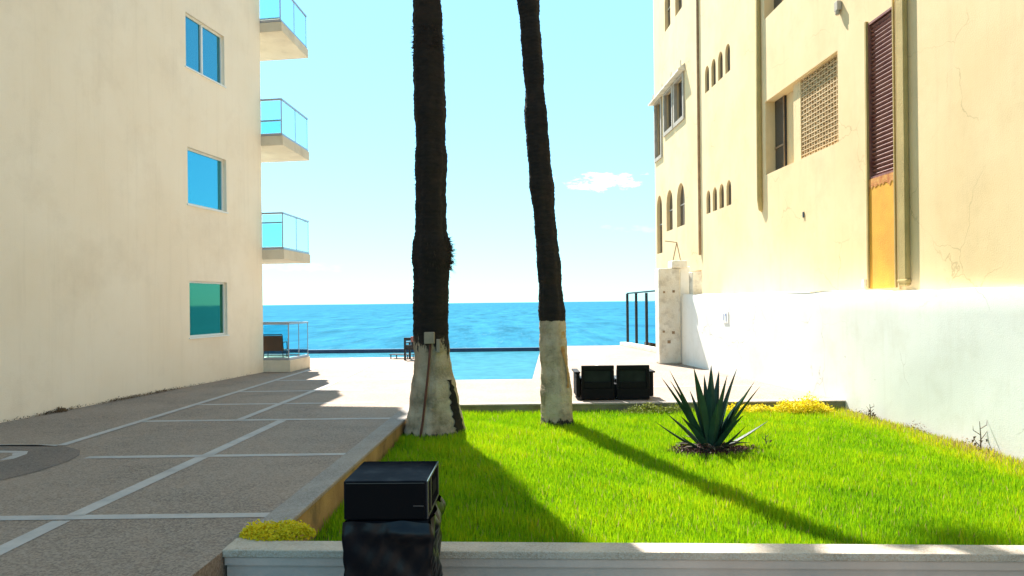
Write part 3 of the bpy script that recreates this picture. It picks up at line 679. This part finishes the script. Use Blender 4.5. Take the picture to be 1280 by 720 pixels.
# ================================================================== palms
def at(px, py, d):
    """centre-line point at depth d"""
    u = (px - 640 - .011 * (py - 378)) / 940; v = -(py - 378 + .011 * (px - 640)) / 940
    return Vector((u * d, d, EYE + v * d))
def palm(label, prof, d0, lean, paint_i, top_z, seed, bark_m, paint_m, ring=.055):
    rr = random.Random(seed)
    pts = []
    for py, c, wpx in prof:
        d = d0
        for _ in range(4): p = at(c, py, d); d = d0 + lean * max(0, p.z)
        pts.append((p.copy(), wpx / 2 / 940 * d))
    base = pts[0][0]
    # continue above the frame
    a, b = pts[-3][0], pts[-1][0]; dirv = (b - a) / (b.z - a.z)
    zz = pts[-1][0].z; r = pts[-1][1]
    while zz < top_z:
        zz += .8; dirv.x *= .9; pts.append((pts[-1][0] + dirv * .8, r * .995)); r *= .995
    root = empty('palm_tree', tuple(base)); tag(root, label, 'palm tree', 'palm trees on the lawn')
    off = base
    def sample(z):
        for (p, r0), (q_, r1) in zip(pts, pts[1:]):
            if p.z <= z <= q_.z:
                t = (z - p.z) / (q_.z - p.z); return p.lerp(q_, t), r0 + (r1 - r0) * t
        return pts[-1] if z > pts[-1][0].z else pts[0]
    zsplit = pts[paint_i][0].z
    def sheath(z0, z1, name, m, barky):
        mb = MB(); n = 44; step = .022; k = int((z1 - z0) / step) + 1
        jig = [rr.uniform(-1, 1) for _ in range(n)]
        for i in range(k + 1):
            z = z0 + (z1 - z0) * i / k; c, r = sample(z)
            ph = (z / ring) % 1.0
            rrng = (.008 if barky else .004) * (1 - ph)
            wob = .013 * math.sin(z * 2.1 + seed) + .009 * math.sin(z * 5.3) + .006 * math.sin(z * 9 + seed) + .004 * math.sin(z * 23)
            for j in range(n):
                a_ = 2 * math.pi * j / n
                lo = .018 * math.sin(3 * a_ + z * .9 + seed) * (r / .3) + .010 * math.sin(7 * a_ - z * 1.4) * (r / .3)
                q_ = r + rrng + wob + lo + rr.uniform(-.004, .004) * (1.6 if barky else 1)
                mb.v.append((c.x - off.x + q_ * math.cos(a_), c.y - off.y + q_ * math.sin(a_), z - off.z + (.01 * jig[j] if barky else 0)))
            if i:
                for j in range(n):
                    mb.f.append(((i - 1) * n + j, (i - 1) * n + (j + 1) % n, i * n + (j + 1) % n, i * n + j)); mb.m.append(0)
        return mb.build(name, m, root, smooth=True)
    sheath(pts[0][0].z - .12, zsplit + .01, 'painted_base', paint_m, False)
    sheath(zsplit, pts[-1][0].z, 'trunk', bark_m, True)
    return root, pts, off, sample, zsplit, rr
def fibres(mb, sample, off, z0, z1, n, ln, rr, side=None, up=-.2):
    for _ in range(n):
        z = rr.uniform(z0, z1); c, r = sample(z); a_ = rr.uniform(0, 6.283) if side is None else rr.gauss(side, .7)
        o_ = Vector((math.cos(a_), math.sin(a_), 0)); p = Vector((c.x, c.y, z)) - off + o_ * (r - .035); l = .025 + ln * rr.uniform(.4, 1.3)
        tip = p + o_ * l + Vector((0, 0, rr.uniform(-1.3, .6) * l)); tt = Vector((-o_.y, o_.x, 0)) * rr.uniform(.004, .012) 
        mb.add([p - tt, p + tt, p + Vector((0, 0, .02)), tip], [(0, 1, 3), (1, 2, 3), (2, 0, 3)])
def crown(root, top, seed):
    rr = random.Random(seed); mb = MB()
    for k in range(30):
        a_ = k * 2.4 + rr.uniform(-.2, .2); el_ = rr.uniform(-.5, 1.2); L_ = rr.uniform(1.5, 1.9); o_ = Vector((math.cos(a_), math.sin(a_), 0)); sid = Vector((-o_.y, o_.x, 0))
        pts = [Vector(top) + o_ * (L_ * t * math.cos(el_)) + Vector((0, 0, L_ * t * math.sin(el_) - 1.0 * t * t * L_ * .5)) for t in (0, .25, .5, .75, 1)]
        mb.tube(pts, [.03, .025, .02, .014, .006], 5)
        c = pts[3]
        for j in range(24):
            an = -1.5 + 3 * j / 23; l = .75 * rr.uniform(.8, 1.1); d_ = (o_ * math.cos(an) + sid * math.sin(an)).normalized(); dr = Vector((0, 0, -.35 * l))
            w_ = Vector((-d_.y, d_.x, 0)) * .022
            mb.add([c, c + d_ * l * .5 + w_, c + d_ * l + dr, c + d_ * l * .5 - w_ + Vector((0, 0, -.01))], [(0, 1, 2, 3)])
    mb.build('crown', M['frond'], root)
LP = [(545, 543, 78), (530, 543.5, 72), (515, 543.5, 66), (500, 543.5, 61), (470, 543, 53), (440, 541.5, 46), (418, 540, 42), (380, 540, 42), (345, 540.5, 43), (318, 540.5, 45), (290, 539, 40), (240, 538, 39), (200, 538, 39), (150, 537, 37), (100, 535.5, 35), (62, 535, 37), (30, 534.5, 34), (0, 533.5, 33)]
RP = [(530, 697.5, 46), (524, 697.5, 43), (510, 697, 40), (480, 696, 37), (440, 692.5, 33), (401, 691, 29.5), (370, 688.5, 30), (330, 685.5, 29), (290, 681.5, 28.5), (240, 677, 28), (200, 673.5, 27), (150, 670, 26), (100, 668, 25), (50, 664.5, 25), (0, 660.5, 24)]
zl = at(540, 418, 12).z; zr = at(691, 401, 12.85).z; zb = -.25
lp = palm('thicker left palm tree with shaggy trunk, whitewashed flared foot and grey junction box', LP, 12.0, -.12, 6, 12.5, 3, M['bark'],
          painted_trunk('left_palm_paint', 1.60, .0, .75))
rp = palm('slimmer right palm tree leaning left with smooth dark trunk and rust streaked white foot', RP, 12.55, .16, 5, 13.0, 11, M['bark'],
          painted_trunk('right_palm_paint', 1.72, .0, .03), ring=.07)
q = MB(); rr = lp[5]
fibres(q, lp[3], lp[2], lp[4], 7.4, 420, .032, rr)
fibres(q, lp[3], lp[2], at(540, 335, 12).z, at(540, 300, 12).z, 260, .10, rr, side=0)
fibres(q, lp[3], lp[2], at(540, 335, 12).z, at(540, 305, 12).z, 120, .07, rr)
fibres(q, lp[3], lp[2], at(540, 88, 12).z, at(540, 55, 12).z, 340, .06, rr)
q.build('trunk_fibres', M['fibre'], lp[0])
q = MB(); fibres(q, rp[3], rp[2], rp[4], 8, 300, .018, rp[5]); q.build('trunk_fibres', M['fibre'], rp[0])
for P_ in (lp, rp): crown(P_[0], P_[1][-1][0] - P_[2], 5)
# rust streak and scar on the painted feet
def patch(P_, pts, name, m, out=.014):
    """strip following the trunk: (z, angle, half width)"""
    mb = MB(); k = 0
    for z, a_, hw in pts:
        c, r = P_[3](z)
        for j in range(5):
            t = a_ + (j / 4 - .5) * 2 * hw / r
            rr_ = r + out + .018 * math.sin(3 * t + z * .9 + (3 if P_ is lp else 11)) * (r / .3) + .010 * math.sin(7 * t - z * 1.4) * (r / .3)
            mb.v.append((c.x - P_[2].x + rr_ * math.cos(t), c.y - P_[2].y + rr_ * math.sin(t), z - P_[2].z))
        if k:
            for j in range(4): mb.f.append(((k - 1) * 5 + j, (k - 1) * 5 + j + 1, k * 5 + j + 1, k * 5 + j)); mb.m.append(0)
        k += 1
    return mb.build(name, m, P_[0], smooth=True)
rs = [(1.60 - i * .09, -.80 + .10 * math.sin(i * .8), .012 + .018 * abs(math.sin(i * 1.3)) + (.02 if i < 8 else 0)) for i in range(14)]
patch(rp, rs, 'rust_streak', mat('rust_wash', (.26, .12, .035), (.36, .24, .10), 6, .9))
sc = [(.66 - i * .03, -.78 + .010 * i + random.uniform(-.05, .05), .006 + .0035 * i + random.uniform(0, .035)) for i in range(31)]
patch(lp, sc, 'bark_scar', M['bark'])
# junction box and conduit on the left palm
c, r = lp[3](1.25)
jb = empty('junction_box', (c.x - .01, c.y - r - .03, 1.25)); tag(jb, 'small grey electrical junction box with red brown conduit fixed to the left palm', 'electrical box')
q = MB(); q.box(-.08, .08, -.07, .02, -.02, .16); q.build('cover', M['box_grey'], jb, bevel=.012)
q = MB(); q.box(.10, .16, -.02, .03, -.16, .05); q.build('mounting_plate', M['box_grey'], jb, bevel=.01)
q = MB(); pts = []
for z, dx in ((1.25, 0), (1.0, -.02), (.8, -.04), (.55, -.07), (.3, -.10), (.05, -.13), (-.15, -.16), (-.3, -.17)):
    cc, r2 = lp[3](max(z, -.24)); xx = c.x + dx
    yy = cc.y - math.sqrt(max(.0, (r2 + .028) ** 2 - (xx - cc.x) ** 2)); pts.append((xx - jb.location.x, yy - jb.location.y, z - 1.25))
q.tube(pts, .018, 8); q.build('conduit', M['cable'], jb, smooth=True)

# ================================================================== agave
ag = empty('agave_plant', (2.75, 10.5, -.28)); tag(ag, 'spiky dark green agave plant standing in the lawn in front of the sofa', 'plant')
def leaf(mb, az_, tip_out, tip_h, wd, bend=0.0, n=12, sag=0.0):
    o_ = Vector((math.cos(az_), math.sin(az_), 0)); sid = Vector((-o_.y, o_.x, 0))
    b = len(mb.v)
    for i in range(n + 1):
        t = i / n; wv = wd * (.55 + .75 * math.sin(math.pi * min(t * 1.25, 1) * .62)) * (1 - t ** 2.6) + .002
        if t > .92: wv *= .5
        out_ = .05 + tip_out * (t ** (1 + bend)); hh = tip_h * t + sag * math.sin(math.pi * t)
        c = o_ * out_ + Vector((0, 0, hh))
        dirv = Vector((o_.x * tip_out, o_.y * tip_out, tip_h)).normalized(); nrm = sid.cross(dirv).normalized()
        if nrm.dot(Vector((-o_.x, -o_.y, 1))) < 0: nrm = -nrm
        mb.v += [tuple(c - sid * wv / 2 + nrm * wv * .22), tuple(c - nrm * .001), tuple(c + sid * wv / 2 + nrm * wv * .22), tuple(c - nrm * (.012 + wv * .16) * (1 - t * .8))]
        if i:
            p0 = b + (i - 1) * 4; p1 = b + i * 4
            for u, v in ((0, 1), (1, 2), (2, 3), (3, 0)): mb.f.append((p0 + u, p0 + v, p1 + v, p1 + u)); mb.m.append(0)
q = MB()
tips = [(827, 472), (837, 463), (838, 476), (867, 459), (880, 468), (889, 456), (899, 462), (909, 469), (921, 461), (943, 477), (950, 483), (932, 492)]
for i, (px, py) in enumerate(tips):
    t_ = at(px, py, 10.5 + (-.18, .1, -.25, -.3, .15, -.1, .25, -.2, .12, -.12, -.3, .3)[i]) - Vector((2.75, 10.5, -.28))
    leaf(q, math.atan2(t_.y, t_.x), math.hypot(t_.x, t_.y) - .05, t_.z, .108 + .02 * (i % 2), .12)
for i in range(8):
    a_ = i * 2.39996 + .5; el_ = random.uniform(.75, 1.35); L_ = random.uniform(.75, 1.0)
    if abs(math.cos(a_) * math.cos(el_) * L_) < .55: leaf(q, a_, L_ * math.cos(el_), L_ * math.sin(el_), .12, .1)
for a_, o_, h_ in ((math.pi - .15, .70, .42), (.12, .80, .42), (-2.6, .52, .30), (-.6, .45, .42)): leaf(q, a_, o_, h_, .07, .0, sag=-.03)
q.build('leaves', M['agave'], ag)
q = MB()
for i in range(16):
    a_ = i * 2.4; leaf(q, a_, random.uniform(.25, .5), random.uniform(.06, .2), .05, 0, 6, sag=.05)
q.build('dry_leaves', M['agave_dry'], ag)
q = MB(); q.tube([(0, 0, -.1), (0, 0, .05), (0, 0, .16)], [.13, .15, .09], 14); q.build('stem', M['agave_dry'], ag, smooth=True)

def leafy(name, label, cat, cx, cy, z0, rx, ry, hh, n, m, size, seed, group=None, stems=None, lump=3.0):
    rr = random.Random(seed); root = empty(name, (cx, cy, z0)); tag(root, label, cat, group)
    q = MB()
    for _ in range(n):
        a_ = rr.uniform(0, 6.283); t = math.sqrt(rr.random()); x_, y_ = rx * t * math.cos(a_), ry * t * math.sin(a_)
        prof = math.sqrt(max(0, 1 - t * t)) * (.76 + .24 * math.sin(x_ * lump * 4 + seed) * math.cos(y_ * lump * 4 + 2 * seed + x_ * 2.3))
        z_ = hh * prof * rr.uniform(.2, 1.0) + max(0, rr.gauss(0, .09)) * hh
        u = Vector((rr.gauss(0, 1), rr.gauss(0, 1), rr.gauss(0, .7))).normalized() * size * rr.uniform(.6, 1.3); v = u.cross(Vector((rr.gauss(0, 1), rr.gauss(0, 1), rr.gauss(0, 1)))).normalized() * size * .45
        p = Vector((x_, y_, z_)); q.add([p - u, p + v, p + u, p - v], [(0, 1, 2, 3)])
    q.build('foliage', m, root)
    q = MB()
    for _ in range(max(8, n // 150)):
        a_ = rr.uniform(0, 6.283); t = math.sqrt(rr.random()) * .8; x_, y_ = rx * t * math.cos(a_), ry * t * math.sin(a_)
        q.tube([(x_ * .7, y_ * .7, -.03), (x_, y_, hh * .5 * math.sqrt(1 - t * t))], .004, 4)
    q.build('stems', M['twig'], root); return root
leafy('ground_cover', 'low maroon leaved groundcover ring around the foot of the agave', 'ground plant', 2.78, 10.42, -.30, .74, .40, .20, 2600, M['red_leaf'], .022, 4)
leafy('corner_shrub', 'small yellow green shrub on the front left corner of the planter', 'shrub', -1.90, 6.03, -.01, .30, .19, .15, 4200, M['yellow_leaf'], .015, 8)
leafy('yellow_shrub', 'bright yellow mounded shrub at the right end of the lawn back wall', 'shrub', 5.12, 13.28, -.21, .58, .26, .38, 4200, M['yellow_leaf'], .022, 6)
leafy('yellow_shrub', 'lower yellow shrub just behind the agave by the back wall', 'shrub', 4.20, 13.38, -.21, .60, .20, .24, 2600, M['yellow_leaf'], .022, 2)
leafy('olive_shrub', 'dull olive trailing shrub at the back wall below the black sofa', 'shrub', 2.50, 13.42, -.21, .62, .20, .27, 1900, M['olive_leaf'], .022, 9)
leafy('fence_shrub', 'brown dry shrub growing behind the foot of the dark glass fence', 'shrub', 5.55, 28.6, .05, .25, .9, .55, 900, M['litter'], .05, 12)
# weeds and twigs
def twig(label, x_, y_, z_, h_, seed, leaves=6):
    rr = random.Random(seed); root = empty('dry_twig', (x_, y_, z_)); tag(root, label, 'dead plant')
    q = MB(); q.tube([(0, 0, -.05), (.01, 0, h_ * .5), (-.005, 0, h_)], [.012, .009, .004], 6)
    for k in range(4):
        t = .3 + .16 * k; s_ = 1 if k % 2 else -1; q.tube([(0, 0, h_ * t), (s_ * h_ * .16, rr.uniform(-.05, .05), h_ * (t + .12)), (s_ * h_ * .2, 0, h_ * (t + .26))], [.006, .005, .002], 5)
    q.build('stems', M['twig'], root)
    q = MB()
    for k in range(leaves):
        p = Vector((rr.uniform(-.12, .12) * h_ * 2, rr.uniform(-.05, .05), rr.uniform(.1, .5) * h_)); q.add([p, p + Vector((.03, .01, .02)), p + Vector((.04, 0, .05)), p + Vector((0, .01, .04))], [(0, 1, 2, 3)])
    q.build('withered_leaves', M['litter'], root)
twig('bare dead twig sticking up from the lawn edge against the white wall', 6.36, 10.25, -.32, .48, 1)
twig('short thin dead twig beside the wall further back than the bare one', 5.98, 12.6, -.22, .30, 2)
twig('small dry sprig right of the agave in the grass', 3.55, 10.6, -.28, .24, 3, 3)
# litter of dry leaves on the wall side of the lawn
def litter(name, label, pts_fn, n, size, m, seed):
    rr = random.Random(seed); q = MB()
    for _ in range(n):
        p = Vector(pts_fn(rr)); u = Vector((rr.gauss(0, 1), rr.gauss(0, 1), rr.gauss(0, .5))).normalized() * size * rr.uniform(.5, 1.4); v = u.cross(Vector((rr.gauss(0, .4), rr.gauss(0, .4), 1))).normalized() * size * .5
        q.add([p - u, p + v, p + u, p - v], [(0, 1, 2, 3)])
    o = q.build(name, m); tag(o, label, 'dry leaves', kind='stuff')
def f_wall(rr):
    y_ = 6 + 7.6 * rr.random(); return (WX(y_) - abs(rr.gauss(0, .05)) - .03, y_, LZ(y_) + .02 + abs(rr.gauss(0, .03)) * (1 + math.sin(y_ * 5)))
litter('leaf_litter', 'brown dry leaves and weeds along the foot of the whitewashed wall', f_wall, 2600, .018, M['litter'], 3)
def f_left(rr):
    y_ = rr.choice([rr.gauss(13.25, .25), rr.gauss(15.0, .3), rr.gauss(16.2, .4), rr.uniform(12, 20)]); return (-10.196 + .16 * y_ + abs(rr.gauss(0, .035)) + .02, y_, .01 + abs(rr.gauss(0, .02)))
litter('debris_line', 'brown dirt and dry debris at the foot of the left building wall', f_left, 1500, .016, M['litter'], 5)
leafy('dry_weed', 'tiny dry brown weed at the foot of the left building wall', 'weed', -8.0, 13.3, 0, .10, .12, .11, 260, M['litter'], .016, 3)

# ================================================================== black loveseat on the patio
lv = empty('garden_sofa', (1.915, 14.42, 0)); tag(lv, 'black two seat garden sofa seen from behind at the lawn edge', 'sofa')
W2 = .72
q = MB(); q.box(-W2 + .075, W2 - .075, -.32, .36, .05, .30); q.build('seat_base', M['wicker'], lv, bevel=.015)
for sx in (-1, 1):
    q = MB(); x_ = sx * (W2 - .03); q.box(x_ - .035, x_ + .035, -.30, .36, .06, .50); q.box(x_ - .055 + sx * .012, x_ + .055 + sx * .012, -.33, .38, .502, .535)
    q.build('arm', M['wicker'], lv, bevel=.01)
    c0 = sx * .33
    q = MB(); hw = .305; t_ = .05; y0, y1 = -.40, -.345
    q.box(c0 - hw, c0 + hw, y0, y1, .57, .655); q.box(c0 - hw, c0 + hw, y0, y1, .02, .22); q.box(c0 - hw, c0 - hw + t_, y0, y1, .22, .57); q.box(c0 + hw - t_, c0 + hw, y0, y1, .22, .57)
    q.box(c0 - hw + t_, c0 + hw - t_, y0 + .02, y1 - .005, .22, .34)
    q.build('backrest', M['wicker'], lv, bevel=.01)
    q = MB(); q.box(c0 - hw + .01, c0 + hw - .01, -.335, -.18, .25, .60); cu = q.build('back_cushion', M['cushion'], lv, bevel=.05)
    q = MB(); q.box(c0 - .31, c0 + .31, -.17, .36, .303, .40); q.build('seat_cushion', M['cushion'], lv, bevel=.04)
for sx in (-1, 1):
    for sy in (-.28, .32):
        q = MB(); q.box(sx * .62 - .03, sx * .62 + .03, sy - .03, sy + .03, 0, .05); q.build('leg', M['black_metal'], lv)

# ================================================================== terrace chair
ch = empty('terrace_chair', (-6.90, 21.75, .333), R(3)); ch.scale = (.88, .88, .95); tag(ch, 'brown sling armchair on the ground floor terrace behind the glass railing', 'chair')
q = MB(); q.add([(-.31, -.10, .20), (.31, -.10, .20), (.31, -.20, .67), (-.31, -.20, .67), (-.31, -.08, .20), (.31, -.08, .20), (.31, -.18, .67), (-.31, -.18, .67)], [(0, 1, 2, 3), (7, 6, 5, 4), (0, 4, 5, 1), (1, 5, 6, 2), (2, 6, 7, 3), (3, 7, 4, 0)]); q.build('backrest', M['sling'], ch)
q = MB(); q.box(-.30, .30, -.07, .45, .215, .24); q.build('seat', M['sling'], ch)
q = MB()
for sx in (-.32, .32):
    q.tube([(sx, -.2, .70), (sx, -.06, .22), (sx, .47, .22)], .016, 8); q.tube([(sx, -.15, .46), (sx + .0, .42, .46), (sx, .46, .22)], .016, 8)
q.tube([(-.32, -.205, .70), (.32, -.205, .70)], .016, 8); q.build('frame', M['black_metal'], ch)
for sx in (-.3, .3):
    for sy in (-.08, .42):
        q = MB(); q.tube([(sx, sy, .22), (sx * 1.05, sy * 1.05, 0)], .014, 8); q.build('leg', M['black_metal'], ch)

# ================================================================== pool chair behind the left palm
pc = empty('pool_chair', (-3.20, 24.7, 0), R(-12)); tag(pc, 'black metal armchair mostly hidden behind the left palm by the pool', 'chair')
q = MB()
for sx in (-.27, .27):
    for ya, h_ in ((-.24, .74), (.22, .55)): q = MB(); q.box(sx - .03, sx + .03, ya, ya + .06, 0, h_); q.build('leg', M['black_metal'], pc)
q = MB(); q.box(-.24, .24, -.235, -.185, .38, .50); q.box(-.24, .24, -.235, -.185, .64, .74); q.box(-.05, .05, -.232, -.188, .50, .64); q.build('backrest', M['black_metal'], pc)
q = MB(); q.box(-.24, .24, -.18, .26, .34, .39); q.build('seat', M['black_metal'], pc)
for sx in (-.27, .27): q = MB(); q.box(sx - .035, sx + .035, -.18, .29, .552, .59); q.build('armrest', M['black_metal'], pc)
tw = MB(); tw.box(-.06, .20, -.262, -.238, .60, .76); tw.box(-.06, .20, -.262, -.15, .745, .775); tw.box(.02, .15, -.23, -.14, .776, .88)
to_ = tw.build('folded_towel', M['pink_cloth'], None, bevel=.03); to_.location = pc.location; to_.rotation_euler = pc.rotation_euler; tag(to_, 'pink towel draped on the black chair behind the left palm', 'towel')
lg = empty('sun_lounger', (-3.75, 25.3, 0), R(70)); tag(lg, 'slim dark sun lounger tilted at the pool edge left of the palm', 'sun lounger')
q = MB(); q.bar((-.28, -.6, .28), (-.28, .5, .28), .04, .04); q.bar((.28, -.6, .28), (.28, .5, .28), .04, .04); q.build('frame', M['black_metal'], lg)
q = MB(); q.box(-.26, .26, -.6, .5, .285, .31); q.build('bed', M['cushion'], lg)
for sx in (-.28, .28):
    for sy in (-.5, .4): q = MB(); q.box(sx - .02, sx + .02, sy - .02, sy + .02, 0, .26); q.build('leg', M['black_metal'], lg)
lg.scale = (.7, .7, .5)

# ================================================================== speaker cabinets in the foreground
X0, X1, Y0, Y1 = -1.065, -.540, 4.70, 5.31
c1_ = empty('speaker_cabinet', ((X0 + X1) / 2, 5.0, .495), R(-1)); tag(c1_, 'black loudspeaker cabinet, upper one of the stack in the foreground', 'loudspeaker', 'stacked loudspeaker cabinets')
hw = (X1 - X0) / 2
q = MB(); q.box(-hw, hw, -.285, .305, 0, .245); q.build('body', M['black_ply'], c1_, bevel=.008)
q = MB(); q.box(-hw + .015, hw - .015, -.300, -.287, .012, .232); q.build('grille', M['black_front'], c1_, bevel=.004)
q = MB()
for (ya, yb) in ((-.284, -.255), (-.13, -.105), (.28, .304)): q.box(hw - .002, hw + .006, ya, yb, .004, .241)
q.box(hw - .002, hw + .005, -.254, .279, .228, .242); q.box(hw - .002, hw + .005, -.254, .279, .003, .018); q.build('edge_trim', M['black_trim'], c1_)
q = MB(); q.box(hw - .085, hw - .02, -.308, -.301, .088, .094); q.build('name_plate', M['black_trim'], c1_)
q = MB(); q.box(hw - .001, hw + .004, -.03, .17, .08, .17); q.build('handle', M['black_front'], c1_, bevel=.002)
c2_ = empty('speaker_cabinet', ((X0 + X1) / 2 + .0, 5.0, -.25), R(0)); tag(c2_, 'black loudspeaker cabinet wrapped in plastic, lower one of the stack in the foreground', 'loudspeaker', 'stacked loudspeaker cabinets')
q = MB(); q.box(-hw + .01, hw + .0, -.28, .30, .02, .735); q.build('body', M['black_ply'], c2_, bevel=.01)
for sx in (-1, 1):
    for sy in (-.22, .24): q = MB(); q.tube([(sx * (hw - .06), sy, 0), (sx * (hw - .06), sy, .022)], .03, 10); q.build('foot', M['black_front'], c2_)
# plastic sheet wrapped round the lower cabinet
q = MB(); n = 120; k = 40; rr = random.Random(2)
def rect_pt(t, hx, hy0, hy1):
    per = [(-hx, hy0), (hx, hy0), (hx, hy1), (-hx, hy1)]; ls = [2 * hx, hy1 - hy0, 2 * hx, hy1 - hy0]; L_ = t * sum(ls)
    for i in range(4):
        if L_ <= ls[i] + 1e-9: a, b = per[i], per[(i + 1) % 4]; f_ = L_ / ls[i]; return a[0] + (b[0] - a[0]) * f_, a[1] + (b[1] - a[1]) * f_
        L_ -= ls[i]
    return per[0]
for j in range(k + 1):
    z = .01 + .725 * j / k
    for i in range(n):
        t = i / n; x_, y_ = rect_pt(t, hw + .012, -.298, .315)
        fold = .011 * math.sin(t * 61 + z * 15) * math.sin(z * 9 + t * 20) + .007 * math.sin(t * 131 - z * 30) + .009 * math.sin(z * 24 + t * 33)
        side = 1.0 if x_ > hw - .01 else .35
        top_b = .016 * math.exp(-((z - .66) / .05) ** 2) * (1.6 if x_ > 0 else .6)
        f_ = 1 + (fold * side + top_b) / .28
        q.v.append((x_ * f_ + .006, y_ * f_ + .0, z + .02 * side * math.sin(t * 50) * (j / k) ** 3))
    if j:
        for i in range(n): q.f.append(((j - 1) * n + i, (j - 1) * n + (i + 1) % n, j * n + (i + 1) % n, j * n + i)); q.m.append(0)
cv = q.build('plastic_sheet', M['plastic'], None, smooth=True); cv.location = c2_.location
tag(cv, 'crumpled shiny black plastic sheet wrapped round the lower loudspeaker', 'plastic cover')
